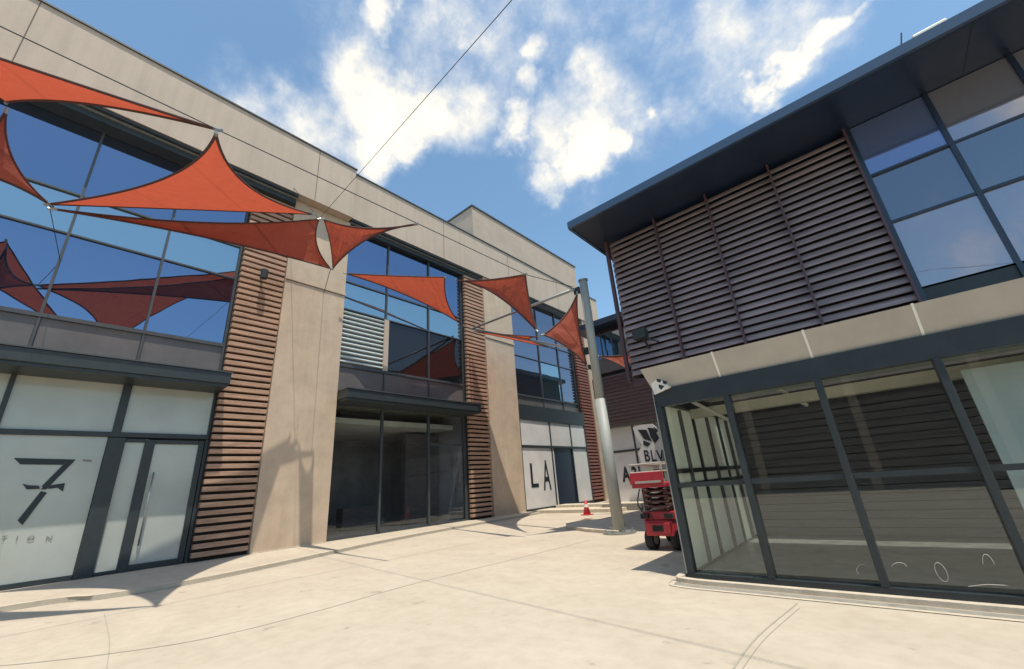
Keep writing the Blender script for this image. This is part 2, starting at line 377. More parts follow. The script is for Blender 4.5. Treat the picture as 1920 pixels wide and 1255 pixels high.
addrib(ribbon(smooth(gpts([(200, 1255), (205, 1200), (195, 1150)])), .012, .004, '', None))
addrib(ribbon(smooth(gpts([(1392, 1255), (1436, 1197), (1500, 1140)])), .008, .004, '', None))
struct(jl.build('pavement_joints', M['joint']))
# raised apron along the shops
edge = smooth([(-13.9, -40), (-13.9, -6), (-13.7, .4), (-12.9, 1.7), (-12.75, 3.2), (-13.3, 5.6), (-14.3, 9), (-14.9, 13), (-15.2, 17.6), (-15.4, 20)], 6)
ap = MB(); poly = [Vector((p[0], p[1], 0)) for p in edge]+[Vector((-16.86, 20, 0)), Vector((-16.86, -40, 0))]
ap.prism(poly, (0, 0, .075)); struct(ap.build('pavement_apron', M['ground']))
struct(ribbon([(p[0]-.09, p[1]) for p in edge], .16, .079, '', None).build('apron_kerb', M['kerb']))
struct(ribbon([(p[0]+.07, p[1]) for p in edge], .10, .004, '', None).build('apron_gutter', M['channel']))
# kerb round the pavilion
kb = smooth([(-3.02, 12.2), (-3.02, 9), (-3.05, 7.45), (-2.85, 7.16), (-1.9, 7.12), (-.8, 7.10), (.53, 7.08), (5, 7.0), (9, 6.95)], 6)
k = ribbon(kb, .11, .062, '', None); k2 = MB()
for i in range(len(kb)-1):
    a, c = kb[i], kb[i+1]
    k2.beam((a[0], a[1], .03), (c[0], c[1], .03), .11, .06)
struct(k2.build('pavilion_kerb', M['kerb']))
struct(ribbon([(p[0]-.02, p[1]-.17) for p in kb[12:]], .16, .004, '', None).build('pavilion_gutter', M['channel']))
struct(ribbon([(p[0]-.02, p[1]-.30) for p in kb[12:]], .07, .008, '', None).build('gutter_edge', M['kerb']))
# low concrete step in front of the far shops
st = MB(); st.prism([onz(1062, 992), onz(1062, 982), onz(1135, 978), onz(1172, 985), onz(1160, 1003), onz(1100, 998)], (0, 0, .10)); struct(st.build('concrete_step', M['kerb'], bevel=.01))
st = MB(); st.box(-15.9, -10.6, 19.6, 21.2, 0, .16); st.box(-15.5, -10.6, 21.2, 22.3, 0, .30); struct(st.build('entrance_steps', M['kerb'], bevel=.01))

# ------------------------------------------------------------------ the long shop building on the left
XF, XW = -16.5, -16.9            # faces of the pillars and of the glazing
bld = empty('shop_building', (-17, 8, 0), 'long two storey shop building with sandstone pillars, terracotta slats and blue mirror windows', 'building')
ZL = [7.05, 9.75, 11.15, 13.75]
core = MB()
core.box(-30, XW-.12, -45, 31.8, 5.75, 16.3)
core.box(-30, XW-.5, -45, 7.9, 0, 5.74); core.box(-30, XW-.5, 19.9, 31.8, 0, 5.74)
core.build('wall', M['room'], bld)
# parapets
pb = MB(); pb.box(-16.88, -16.05, -45, 7.93, 14.12, 16.93); pb.build('parapet', M['parapet'], bld)
pb = MB(); pb.box(-16.88, -16.40, 7.94, 31.8, 14.36, 16.98); pb.build('parapet', M['parapet'], bld)
cp_ = MB(); cp_.box(-17.1, -15.99, -45, 7.97, 16.935, 17.0); cp_.box(-17.1, -16.34, 7.98, 31.85, 16.985, 17.05); cp_.build('coping', M['mull'], bld)
for y in (-14.5, -8.6, -2.75, 6.1): B(-16.055, -16.046, y, y+.025, 14.13, 16.92).build('cladding_joint', M['seam'], bld)
for y in (13.8, 19.6, 25.5): B(-16.405, -16.396, y, y+.03, 14.37, 16.97).build('cladding_joint', M['seam'], bld)
# dark gutter and soffit over the windows
for (a, c, x1, z1) in ((-45, 5.45, -16.10, 14.11), (8.06, 17.05, -16.44, 14.35), (19.7, 28.8, -16.44, 14.35)):
    s_ = MB(); s_.box(XW-.02, x1, a, c, z1-.10, z1); s_.box(XW-.02, x1-.22, a, c, z1-.36, z1-.16)
    s_.build('soffit', M['dark'], bld)
    s_ = MB(); s_.box(XW-.02, x1-.14, a, c, z1-.158, z1-.102); s_.build('soffit_trim', M['steel'], bld)
# pillars
def pillar(y0, y1, ztop):
    p = MB(); p.box(XW-.3, XF, y0, y1, 0, ztop); o = p.build('pillar', M['stone'], bld, bevel=.02)
    for z in (10.15,): B(XF-.001, XF+.006, y0+.02, y1-.02, z, z+.022).build('cladding_joint', M['seam'], o)
    c = MB(); c.box(XF-.002, XF+.05, y0-.01, y1+.01, 10.19, 10.30); c.build('string_course', M['stone'], o)
    b2 = MB(); b2.box(XF-.002, XF+.03, y0+.01, y1-.01, 0, .12); b2.build('plinth', M['kerb'], o)
pillar(5.5, 8.05, 14.11); pillar(17.1, 19.7, 14.35); pillar(28.9, 31.7, 14.35); pillar(-6.3-2.4, -6.3, 14.11)
# terracotta slats
def slats(y0, y1, zt, m='slat'):
    b = MB(); b.box(XW-.15, XW+.16, y0, y1, 0, zt); o = b.build('slat_panel', M['slatback'], bld)
    s = MB(); z = .20
    while z < zt-.15:
        s.box(XW+.165, XW+.33+random.uniform(-.008, .008), y0+.01, y1-.01, z, z+.145+random.uniform(-.006, .006)); z += .235
    s.build('slats', M[m], o, bevel=.008)
slats(3.93, 5.49, 14.0); slats(15.52, 17.09, 14.2); slats(27.35, 28.89, 14.2, 'redslat'); slats(-10.2, -8.71, 14.0)
# a small lamp on the slats
lm = MB(); c = onx(492, 517, -16.45); lm.tube((XW+.3, c.y, c.z), (-16.25, c.y, c.z), .05); lm.tube((-16.25, c.y, c.z+.16), (-16.25, c.y, c.z-.2), .13, 12); lm.tube((-16.25, c.y, c.z+.2), (-16.25, c.y, c.z+.161), .06, 12, .13)
lm.build('wall_lamp', M['dark'], bld)

def pane(y0, y1, z0, z1, m, parent, x=XW-.03, th=.02):
    b = MB(); t = random.uniform(-.006, .006); u = random.uniform(-.005, .005)
    i = [(x+t, y0, z0), (x+u, y1, z0), (x-t, y1, z1), (x-u, y0, z1)]
    b.prism(i, (-th, 0, 0)); return b.build('pane', M[m], parent)
def upper_bay(y0, y1, muls, zt, rows):
    f = MB(); ys = [y0]+muls+[y1]
    for y in muls: f.box(XW-.08, XW+.05, y-.032, y+.032, 6.0, zt)
    f.box(XW-.08, XW+.05, y0, y0+.07, 6.0, zt); f.box(XW-.08, XW+.05, y1-.07, y1, 6.0, zt)
    for z in ZL[1:3]: f.box(XW-.075, XW+.045, y0+.071, y1-.071, z-.026, z+.026)
    f.box(XW-.076, XW+.065, y0+.071, y1-.071, ZL[0]-.06, ZL[0]+.06)
    fo = f.build('window', M['mull'], bld)
    for i in range(len(ys)-1):
        a, c = ys[i], ys[i+1]
        for r in range(3):
            mk = rows(i, r)
            if mk: pane(a+.03, c-.03, ZL[r]+.03, (ZL[r+1]-.03 if r < 2 else zt), mk, fo)
        s = MB(); s.box(XW-.09, XW-.01, a+.04, c-.04, 5.95, ZL[0]-.05); s.build('spandrel', M['spandrel'], fo)
    return fo
rws = lambda i, r: 'glassT' if r == 1 else 'glassB'
upper_bay(-6.28, 3.92, [-5.2, -2.9, -.58, 1.68], 13.76, rws)
upper_bay(-20.0, -10.3, [-17.5, -15, -12.6], 13.76, rws)
f2 = upper_bay(8.07, 15.5, [10.43, 13.05], 14.0, lambda i, r: ('glassT' if r == 1 else 'glassB' if r == 2 else (None if i == 0 else 'glassD')))
upper_bay(19.75, 27.33, [22.9, 25.3], 14.0, lambda i, r: 'glassT' if (r == 0 and i == 1) else 'glassR')
# pale louvre grille in the second bay
lg = MB(); lg.box(XW-.09, XW-.06, 8.15, 10.35, 7.12, 9.7)
lo = lg.build('louvre_grille', M['spandrel'], f2)
lg = MB(); z = 7.2
while z < 9.6:
    lg.prism([(XW-.05, 8.16, z), (XW+.04, 8.16, z+.02), (XW+.045, 8.16, z+.04), (XW-.05, 8.16, z+.13)], (0, 2.16, 0)); z += .215
lg.build('louvre_blades', mat('pale green grille', (.50, .56, .54), .5), lo)
fr = MB(); fr.box(XW+.0, XW+.10, 10.32, 10.56, 7.1, 9.72); fr.build('window_trim', M['parapet'], f2)
# canopies
for (a, c) in ((-45, 3.98), (8.06, 15.66)):
    k = MB(); k.box(XW+.002, -15.72, a, c, 5.40, 5.76); k.box(XW+.002, -15.78, a+.05, c-.05, 5.30, 5.415)
    co_ = k.build('canopy', M['dark'], bld, bevel=.015)
    k = MB(); k.box(XW+.002, -15.68, a-.02, c+.02, 5.763, 5.80); k.build('canopy_flashing', M['mull'], co_)

# first shop: pale filmed glass, a large numeral and a door
sf = MB(); X0, X1 = XW-.10, XW+.06
ym = [-5.2, -2.95, -.67]
for y in ym: sf.box(X0, X1, y-.05, y+.05, .08, 5.34)
sf.box(X0, X1, 1.52, 1.60+.12, 3.88, 5.34)
sf.box(X0, X1+.04, 1.48, 1.86, .06, 3.72)
sf.box(X0, X1, -45, 3.92, 3.74, 3.88)
sf.box(X0, X1, -45, 1.47, .08, .20)
sf.box(X0, X1, 3.84, 3.93, .08, 3.73); sf.box(X0, X1, 3.86, 3.93, 3.885, 5.34)
sfo = sf.build('storefront', M['dark'], bld, bevel=.008)
ys = [-11, -5.2, -2.95, -.67, 1.50]
for a, c in zip(ys, ys[1:]):
    pane(a+.03, c-.03, .19, 3.76, 'film', sfo, XW-.02)
for a, c in zip([-11, -5.2, -2.95, -.67, 1.6], [-5.2, -2.95, -.67, 1.6, 3.9]):
    pane(a+.03, c-.03, 3.87, 5.35, 'film', sfo, XW-.02)
pane(1.85, 2.40, .15, 3.70, 'film', sfo, XW-.02)
d = MB(); d.box(X0, X1-.01, 2.32, 2.56, .09, 3.68); d.box(X0, X1-.01, 3.68, 3.82, .09, 3.68)
d.box(X0, X1-.012, 2.562, 3.678, 3.56, 3.68); d.box(X0, X1-.012, 2.562, 3.678, .09, .24); d.box(X0, X1-.014, 1.87, 2.318, .09, .17); d.box(X0, X1-.014, 1.87, 2.318, 3.6, 3.70)
do = d.build('door', M['dark'], bld, bevel=.006)
pane(2.55, 3.69, .23, 3.57, 'film', do, XW-.01)
h = MB(); h.tube((-16.72, 2.66, .72), (-16.72, 2.66, 2.72), .022); h.tube((-16.72, 2.66, .85), (-16.86, 2.66, .85), .015); h.tube((-16.72, 2.66, 2.6), (-16.86, 2.66, 2.6), .015)
h.build('door_handle', M['steel'], do, smooth=True)
# numeral: bar, slanting stem in two pieces and a broken crossbar
sx = XW-.008
def dec(pts, name='window_lettering', m='ink', X=sx, par=sfo):
    b = MB(); b.prism([onx(p[0], p[1], X) for p in pts], (.008, 0, 0)); return b.build(name, M[m], par)
seven = MB()
for pts in ([(26, 859), (142, 862), (128, 872), (38, 871)], [(122, 868), (138, 867), (82, 916), (78, 912)][::1],
            [(128, 868), (142, 862), (87, 918), (76, 918)], [(77, 921), (88, 924), (42, 985), (33, 976)],
            [(42, 907), (52, 910), (73, 911), (75, 917), (50, 918)], [(92, 911), (108, 908), (122, 906), (118, 922), (108, 915), (90, 917)]):
    seven.prism([onx(p[0], p[1], sx) for p in pts], (.006+.002*len(seven.f)/40, 0, 0))
seven.build('window_numeral', M['ink'], sfo)
dec([(155, 862), (172, 863), (171, 866), (156, 865)], m='greyink')
for ch, px in (('T', 8), ('I', 32), ('O', 58), ('N', 92)):
    c = onx(px, 1010, sx); text(ch, 'window_letter', .16, (sx+.006, c.y, c.z), ROT_L, M['greyink'], sfo, .003, 1.0)

# second shop: clear dark glass and an empty room behind
sf = MB()
for y in (10.43, 13.05): sf.box(X0, X1, y-.045, y+.045, .08, 5.34)
sf.box(X0, X1, 8.07, 8.16, .08, 5.34); sf.box(X0, X1, 15.36, 15.50, .08, 5.34); sf.box(X0, X1, 8.161, 15.359, .08, .16)
sf.box(X0, X1-.02, 8.161, 15.359, 5.26, 5.34)
sf.box(X0+.02, X1-.06, 13.10, 15.35, 3.72, 3.82)
s2 = sf.build('storefront', M['mull'], bld, bevel=.006)
for a, c in ((8.15, 10.4), (10.46, 13.02), (13.08, 15.37)): pane(a, c, .15, 5.27, 'shop', s2, XW-.02, .012)
rm = MB(); rm.box(-24.2, -24, 7.95, 19.85, .06, 5.74); rm.box(-24, XW-.3, 7.92, 8.06, .06, 5.74); rm.box(-24, XW-.3, 15.7, 15.85, .06, 5.74)
rm.build('room_wall', M['room'], bld)
rm = MB(); rm.box(-24, XW-.12, 8.07, 15.69, -.02, .085); rm.build('room_floor', M['roomfloor'], bld)
rm = MB(); rm.box(-24, XW-.12, 8.07, 15.69, 5.62, 5.735); rm.box(-24, XW-1.2, 8.07, 15.69, 4.75, 5.0); rm.build('room_ceiling', M['ceil'], bld)
rm = MB(); rm.box(-21.2, -20.9, 9.2, 9.5, .09, 5.6); rm.box(-19.6, -19.3, 13.4, 15.6, .09, 4.6); rm.box(-20.9, -20.3, 10.6, 12.9, .09, 1.1); rm.build('room_partition', M['plank'], bld)
# third shop: white film with two large letters and a dark doorway, flush with the pillars
XG = XF-.12; Y0, Y1 = XG-.08, XG+.06; sx3 = XG+.004
B(XW+.01, XF-.05, 19.72, 27.34, 5.40, 6.35).build('dark_band', M['dark'], bld)
sf = MB()
sf.box(Y0, Y1, 19.75, 27.33, 3.70, 3.84); sf.box(Y0, Y1, 19.75, 27.33, .08, .18)
for y in (19.79, 22.9, 25.35, 27.28): sf.box(Y0, Y1-.01, y-.045, y+.045, .181, 5.395)
s3 = sf.build('storefront', M['dark'], bld)
for a, c in ((19.8, 22.88), (22.92, 25.3), (25.4, 27.25)):
    pane(a, c, 3.85, 5.39, 'white', s3, XG)
pane(19.8, 23.15, .19, 3.69, 'white', s3, XG); pane(25.38, 27.25, .19, 3.69, 'white', s3, XG)
dd = MB(); dd.box(XG-.09, XG-.03, 23.2, 25.3, .19, 3.69); dd.build('door', M['navy'], bld)
c = onx(1001, 894, sx3); text('L', 'window_letter', 2.0, (sx3+.006, c.y, c.z), ROT_L, M['ink'], s3, .006, .85, .02)
c = onx(1025, 894, sx3); text('A', 'window_letter', 2.55, (sx3+.006, c.y, c.z), ROT_L, M['ink'], s3, .006, .45, .02)
# raised stair tower
tw = MB(); tw.box(-26, -18, 17.9, 31.6, 16.9, 21.1); tw.build('tower_wall', M['tower'], bld)
tw = MB(); tw.box(-26.1, -17.92, 17.82, 31.7, 21.103, 21.22); tw.build('coping', M['mull'], bld)
tw = MB(); tw.box(-25.8, -24.0, 17.2, 17.75, 17.06, 19.0); tw.build('roof_hatch', M['mull'], bld)
# rooftop plant
pl = empty('rooftop_unit', (-19, 15.8, 16.5), 'small pale box unit on the roof in front of the raised tower', 'rooftop unit')
b = MB(); b.box(-20.2, -18.6, 15.4, 16.5, 16.4, 18.7); b.build('casing', M['beige'], pl, bevel=.03)
b = MB(); b.tube((-19.4, 15.95, 18.7), (-19.4, 15.95, 18.95), .4, 16); b.build('fan_cowl', M['mull'], pl)

# ------------------------------------------------------------------ right-hand building
rb = empty('louvred_building', (2, 20, 0), 'dark roofed building on the right with mauve louvre blades and mirror glass upstairs', 'building')
YF = 13.6
ZB, ZT = 4.8, 10.42              # underside and top of the upper storey
b = MB(); b.box(-5.95, 22, YF+.55, 30, ZB, 10.32); b.build('wall', M['slatback'], rb)
b = MB(); b.box(-2.9, 22, 12.32, 30, 0, 3.6); b.box(-2.9, 22, YF+.6, 30, 3.601, ZB-.005); b.build('ground_floor_wall', M['room'], rb)
b = MB(); b.box(-6.58, 22, 11.70, 31, 10.46, 10.64)
ro = b.build('roof', M['navy'], rb)
b = MB(); b.box(-6.66, 22, 11.60, 11.697, 10.42, 10.70); b.box(-6.68, -6.583, 11.698, 31, 10.42, 10.70); b.build('gutter', mat('blue gutter', (.035, .065, .12), .25, spec=.8), ro)
for x in range(-4, 20, 4):
    b = MB(); b.box(x, x+.025, 11.72, YF+.4, 10.452, 10.459); b.build('soffit_joint', M['dark'], ro)
# louvre blades: wide lens-shaped slats tilted a little, one mesh each
VX = [-4.13, -2.29, -.38, 1.56]
n = 23; z0, z1 = 5.0, 10.26
def blade_profile(z, c0):
    prof = []
    for k in range(12):
        t = 2*math.pi*k/12; a, c = math.cos(t)*.113, math.sin(t)*.026
        ang = R(BLADE_TILT); prof.append((c0+a*math.cos(ang)-c*math.sin(ang), z+a*math.sin(ang)+c*math.cos(ang)))
    return prof
BLADE_TILT = 62
for i in range(n):
    z = z0+(z1-z0)*i/(n-1); bl = MB()
    bl.prism([(-6.02, p[0], p[1]) for p in blade_profile(z, YF+.03)], (7.56, 0, 0)); bl.build('louvre_blade', M['blade'], rb)
for i in range(n):
    z = z0+(z1-z0)*i/(n-1); bl = MB()
    bl.prism([(p[0], YF+.24, p[1]) for p in blade_profile(z, -6.10)], (0, 15, 0)); bl.build('side_louvre_blade', M['blade'], rb)
for x in VX:
    b = MB(); b.box(x-.028, x+.028, YF-.20, YF-.14, ZB, 10.44); b.box(x-.02, x+.02, YF-.14, YF+.2, ZB+.02, 10.42); b.build('louvre_bracket', M['bracket'], rb)
b = MB(); b.box(-6.22, -6.10, YF-.10, YF+.03, ZB-.1, 10.45); b.build('corner_post', M['bracket'], rb)
b = MB(); b.box(-6.22, 1.58, YF+.16, YF+.48, ZB-.2, ZB); b.build('sill', M['bracket'], rb)
# mirror glass upstairs
f = MB(); xs = [1.66, 3.28, 4.78, 6.35, 7.9, 9.5, 11.1]; zs = [5.42, 7.30, 8.78, 10.45]
for x in xs[1:]: f.box(x-.045, x+.045, YF-.06, YF+.08, ZB, 10.455)
f.box(1.60, 1.70, YF-.08, YF+.08, ZB-.2, 10.455)
for z in zs[1:3]: f.box(1.701, 11.2, YF-.055, YF+.075, z-.032, z+.032)
fo = f.build('window', M['navy'], rb)
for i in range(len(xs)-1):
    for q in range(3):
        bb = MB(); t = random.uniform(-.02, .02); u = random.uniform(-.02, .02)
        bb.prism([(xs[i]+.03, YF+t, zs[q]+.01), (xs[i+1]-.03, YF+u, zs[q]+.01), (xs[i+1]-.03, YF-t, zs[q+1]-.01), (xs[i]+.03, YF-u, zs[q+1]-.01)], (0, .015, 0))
        bb.build('pane', M['glassM' if (i == 0 and q == 2) else 'glassS' if q == 1 else 'glassV'], fo)  # body colour varies by pane to imitate the mirrored sky
b = MB(); b.box(1.71, 22, YF+.0, YF+.12, ZB-.4, 5.38); b.build('spandrel', M['dark'], rb)
# bracket lamp near the corner
c = ony(1205, 632, 13.2)
fl = empty('bracket_lamp', c, 'dark bracket lamp sticking out low at the corner of the louvres', 'lamp')
b = MB(); b.tube((c.x, YF+.1, c.z-.4), (c.x, c.y-.05, c.z), .04); b.tube((c.x, c.y-.05, c.z), (c.x+.55, c.y-.1, c.z-.35), .03); b.build('arm', M['dark'], fl)
b = MB(); b.box(c.x-.26, c.x+.2, c.y-.26, c.y+.06, c.z-.08, c.z+.25); b.build('lamp_head', M['dark'], fl, bevel=.02)
# unit on the roof
c = ony(1722, 72, 12.2)
un = empty('roof_light', (c.x, 11.9, 10.64), 'small white roof light standing above the dark eave', 'roof light')
b = MB(); b.box(c.x-.2, c.x+.4, 11.75, 12.2, 10.642, 10.90); b.build('housing', M['whitep'], un, bevel=.03)
b = MB(); b.tube((c.x-.45, 11.8, 10.65), (c.x-.3, 11.8, 11.15), .015); b.build('aerial', M['dark'], un)

# ------------------------------------------------------------------ glass pavilion
pv = empty('glass_pavilion', (0, 9, 0), 'single storey glass pavilion with dark frames and a pale fascia under the louvres', 'pavilion')
b = MB(); XL = -2.95; XR = 9
# pale fascia flares out towards its top
b.prism([(XL-.12, 7.30, 3.46), (XL-.02, 7.48, 3.06), (XL-.02, 7.60, 3.06), (XL-.12, 7.60, 3.46)], (XR-XL, 0, 0))
fa = b.build('fascia', M['fascia'], pv)
for x in (-1.78, -.47, .76, 2.0):
    b = MB(); b.prism([(x-.012, 7.292, 3.47), (x-.012, 7.474, 3.05), (x-.012, 7.50, 3.05), (x-.012, 7.32, 3.47)], (.03, 0, 0)); b.build('fascia_joint', M['whitep'], fa)
# end plate of the fascia: white frame with a dark worn mark
b = MB(); b.prism([onz(1214, 694, 3.46), onz(1263, 712, 3.43), ony(1258, 727, 7.40), ony(1228, 741, 7.46)], (0, -.03, .0)); ep = b.build('fascia_end_plate', M['whitep'], fa)
b = MB()
for q in ([(1231, 710), (1240, 712), (1238, 718), (1232, 716)], [(1243, 713), (1252, 716), (1248, 722), (1243, 719)], [(1235, 721), (1246, 724), (1240, 731), (1236, 728)]):
    b.prism([ony(p[0], p[1], 7.25) for p in q], (0, -.008, 0))
b.build('plate_mark', M['ink'], ep)
b = MB(); b.box(XL-.12, XR, 7.61, 10.5, 3.36, 3.45); b.box(XL-.12, XR, 11.1, 12.3, 3.36, 3.45); b.build('roof', M['channel'], pv)  # gap left open for the added roof glazing
b = MB(); b.box(XL-.03, XR, 7.44, 7.60, 2.74, 3.055); b.build('head_beam', M['dark'], pv)
b = MB(); b.box(XL-.03, XL+.10, 7.605, 12.3, 2.80, 3.055); b.build('side_beam', M['dark'], pv)
b = MB(); b.box(XL-.02, XR, 7.42, 7.60, .0, .075); b.box(XL-.02, XL+.08, 7.605, 12.2, 0, .075); b.build('sill', M['dark'], pv)
def post(x, wd, y0=7.42, y1=7.62):
    b = MB(); b.box(x-wd/2, x+wd/2, y0, y1, .077, 2.738); return b.build('mullion', M['dark'], pv, bevel=.006)
post(XL+.035, .11); post(-1.76, .085); post(-.5, .085); post(.78, .085); post(2.05, .085); post(3.3, .085); post(4.6, .085)
b = MB(); b.box(XL-.015, XL-.02+.02, 7.40, 7.418, .077, 3.05); b.build('corner_trim', M['steel'], pv)
b = MB()
for a, c in zip([XL+.09, -1.717, -.457, .823, 2.093], [-1.803, -.543, .737, 2.007, 3.257]): b.box(a, c, 7.47, 7.56, 1.355, 1.425)
b.build('transom', M['dark'], pv)
for a, c in zip([XL+.09, -1.717, -.457, .823, 2.093, 3.343], [-1.803, -.543, .737, 2.007, 3.257, 4.557]):
    for z0_, z1_ in ((.076, 1.354), (1.426, 2.738)):
        b = MB(); t = random.uniform(-.003, .003); b.prism([(a, 7.51, z0_), (c, 7.51+t, z0_), (c, 7.51, z1_), (a, 7.51-t, z1_)], (0, .012, 0)); b.build('pane', M['pav'], pv)
# side wall of frosted glass fins, seen through the front
b = MB()
for y in (9.15, 10.9): b.box(XL-.01, XL+.07, y-.03, y+.03, .077, 2.798)
for a, c in ((7.61, 9.099), (9.201, 10.849), (10.951, 12.2)):
    b.box(XL, XL+.07, a, c, 1.34, 1.42); b.box(XL, XL+.07, a, c, 1.58, 1.66)
b.build('side_frame', M['dark'], pv)
for a, c in ((7.62, 9.10), (9.20, 10.85), (10.95, 12.2)):
    bb = MB(); bb.box(XL+.01, XL+.03, a, c, .078, 2.79); bb.build('side_pane', M['frost'], pv)
b = MB()
for y in (8.35, 10.0, 11.5): b.box(XL+.035, XL+.10, y, y+.03, .08, 2.75)
b.build('glass_fin', M['spandrel'], pv)
# inside
b = MB(); b.box(XL, XR, 7.61, 12.28, -.02, .055); b.build('floor', M['pavfloor'], pv)
b = MB(); z = .08
while z < 2.75:
    b.box(XL+.1, XR, 12.05+random.uniform(0, .02), 12.22, z, z+.145); z += .165
b.box(XL+.1, XR, 12.225, 12.27, .056, 3.29)
b.build('plank_wall', M['plank'], pv)
b = MB(); b.box(XL+.1, XR, 8.9, 9.1, 2.62, 2.80); b.build('ceiling_beam', M['bench'], pv)
b = MB(); b.box(XL+.1, XR, 7.62, 10.5, 3.1, 3.2); b.build('ceiling', M['ceil'], pv)
b = MB(); b.box(XL-.05, XR, 10.45, 11.15, 3.452, 3.47); b.build('added_rooflight', M['pav'], pv)  # unseen roof glazing, added to let sun brighten the interior
for x0_, x1_ in ((1.02, 2.05), (2.13, 3.2), (3.3, 4.4)):
    b = MB(); b.box(x0_, x1_, 8.1, 8.14, .35, 2.62); b.build('blind', M['blind'], pv)
b = MB(); b.beam((-2.7, 8.4, 2.95), (-2.15, 9.2, 2.45), .05, .05); b.beam((-1.2, 9.0, 2.9), (-.9, 9.4, 2.6), .05, .05); b.build('roof_brace', M['whitep'], pv)
# loop stickers low on the glass
def loop(cx, cy, rx, ry, tilt, a0=0, a1=360, Y=7.50):
    pts = []
    for k in range(25):
        t = R(a0+(a1-a0)*k/24); x, y = rx*math.cos(t), ry*math.sin(t)
        pts.append(ony(cx+x*math.cos(R(tilt))-y*math.sin(R(tilt)), cy+x*math.sin(R(tilt))+y*math.cos(R(tilt)), Y))
    return pts
for args in ((1765, 1073, 9, 20, -30, 0, 360), (1618, 1068, 12, 10, -20, 150, 300), (1686, 1064, 14, 9, 0, 190, 350), (1855, 1062, 10, 24, -22, 200, 360)):
    b = MB(); b.path(loop(*args), .0042, 5); b.build('window_marking', M['fascia'], pv)
b = MB(); b.path([ony(1815, 1100, 7.50), ony(1850, 1096, 7.50), ony(1890, 1098, 7.50)], .005, 5); b.build('window_marking', M['fascia'], pv)

# ------------------------------------------------------------------ far building that closes the view
YB = 22
fb = empty('corner_building', (-8, 24, 0), 'dark building closing the view behind the mast with a white shopfront', 'building')
def fz(px, py): return ony(px, py, YB)
zt = fz(1155, 803).z; zc = fz(1155, 705).z; zr = fz(1155, 666).z; zw = fz(1155, 628).z; ze = fz(1160, 608).z
b = MB(); b.box(-12.2, 4, YB+.1, 32, 0, ze); b.build('wall', M['slatback'], fb)
b = MB(); b.box(-12.8, 4, YB-.9, 32.4, ze+.002, ze+.35); b.build('roof', M['navy'], fb)
b = MB(); b.box(-12.15, -8, YB-.0, YB+.08, zr, ze-.25); wo = b.build('window', M['glassT'], fb)
b = MB()
for x in (-12.15, -11.4, -10.7, -10): b.box(x-.03, x+.03, YB-.05, YB-.002, zr, ze-.2)
b.build('window_frame', M['mull'], wo)
b = MB(); b.box(-12.2, -8, YB-.06, YB+.08, zc+.3, zr-.003); b.build('parapet_band', M['spandrel'], fb)
b = MB(); b.box(-12.2, 4, YB-.35, YB+.09, zt, zc); b.build('canopy', M['spandrel'], fb)
b = MB(); b.box(-12.1, 2, YB+.0, YB+.08, .3, zt-.003); s4 = b.build('storefront', M['white'], fb)
b = MB(); zz = fz(1180, 845).z; b.box(-12.1, 2, YB-.04, YB-.003, zz-.06, zz+.06); 
for x in (-12.1, -10.3, -8.7): b.box(x-.05, x+.05, YB-.035, YB-.004, .3, zt-.01)
b.build('storefront_frame', M['mull'], s4)
b = MB(); b.box(-12.2, 4, 20.6, YB-.0, 0, .32); b.build('plinth', M['kerb'], fb)
b = MB(); b.box(-12.0, -9.8, 20.5, 20.59, .02, .30); b.build('plinth_panel', M['channel'], fb)
b = MB(); z = zt+.2
while z < zc-.1:
    b.box(-12.15, 3.9, YB-.42, YB-.352, z, z+.09); z += .2
b.build('slats', M['bracket'], fb)
# white round-ended sign board with an emblem and letters
sg = empty('shop_sign', fz(1222, 860), 'white sign board with a dark leaf emblem and black letters above the red lift', 'sign')
b = MB(); yb = YB-.5
outl = [(1186, 802), (1200, 797), (1222, 795), (1236, 806), (1244, 830), (1240, 872), (1205, 872), (1196, 850), (1204, 835), (1193, 820)]
b.prism([ony(p[0], p[1], yb) for p in outl], (0, .08, 0)); bo = b.build('board', M['white'], sg)
b = MB()
for q in ([(1196, 806), (1212, 806), (1222, 828), (1208, 824)], [(1214, 802), (1226, 803), (1236, 822), (1228, 832), (1220, 820)], [(1206, 826), (1220, 832), (1214, 838), (1206, 834)], [(1226, 800), (1234, 808), (1230, 812)]):
    b.prism([ony(p[0], p[1], yb-.012) for p in q], (0, .01, 0))
b.build('emblem', M['ink'], bo)
for ch, px in (('B', 1213), ('L', 1225), ('V', 1238)):
    c = ony(px, 856, yb-.01); text(ch, 'sign_letter', .80, c, ROT_R, M['ink'], bo, .006, .72, .012)
b = MB(); c0_ = ony(1224, 874, yb); b.box(c0_.x-.6, c0_.x+.9, yb, yb+.08, c0_.z-.3, c0_.z-.03); b.build('ledge', M['fascia'], sg)
b = MB(); c0_ = ony(1224, 874, yb+.05)
for dx in (-.3, .5): b.tube((c0_.x+dx, yb+.081, c0_.z-.15), (c0_.x+dx, YB-.002, c0_.z-.15), .03)
b.build('sign_bracket', M['steel'], sg)
for ch, px in (('A', 1174), ('3', 1190)):
    c = ony(px, 891, YB-.01); text(ch, 'window_letter', 1.05, c, ROT_R, M['ink'], s4, .006, .62, .04)

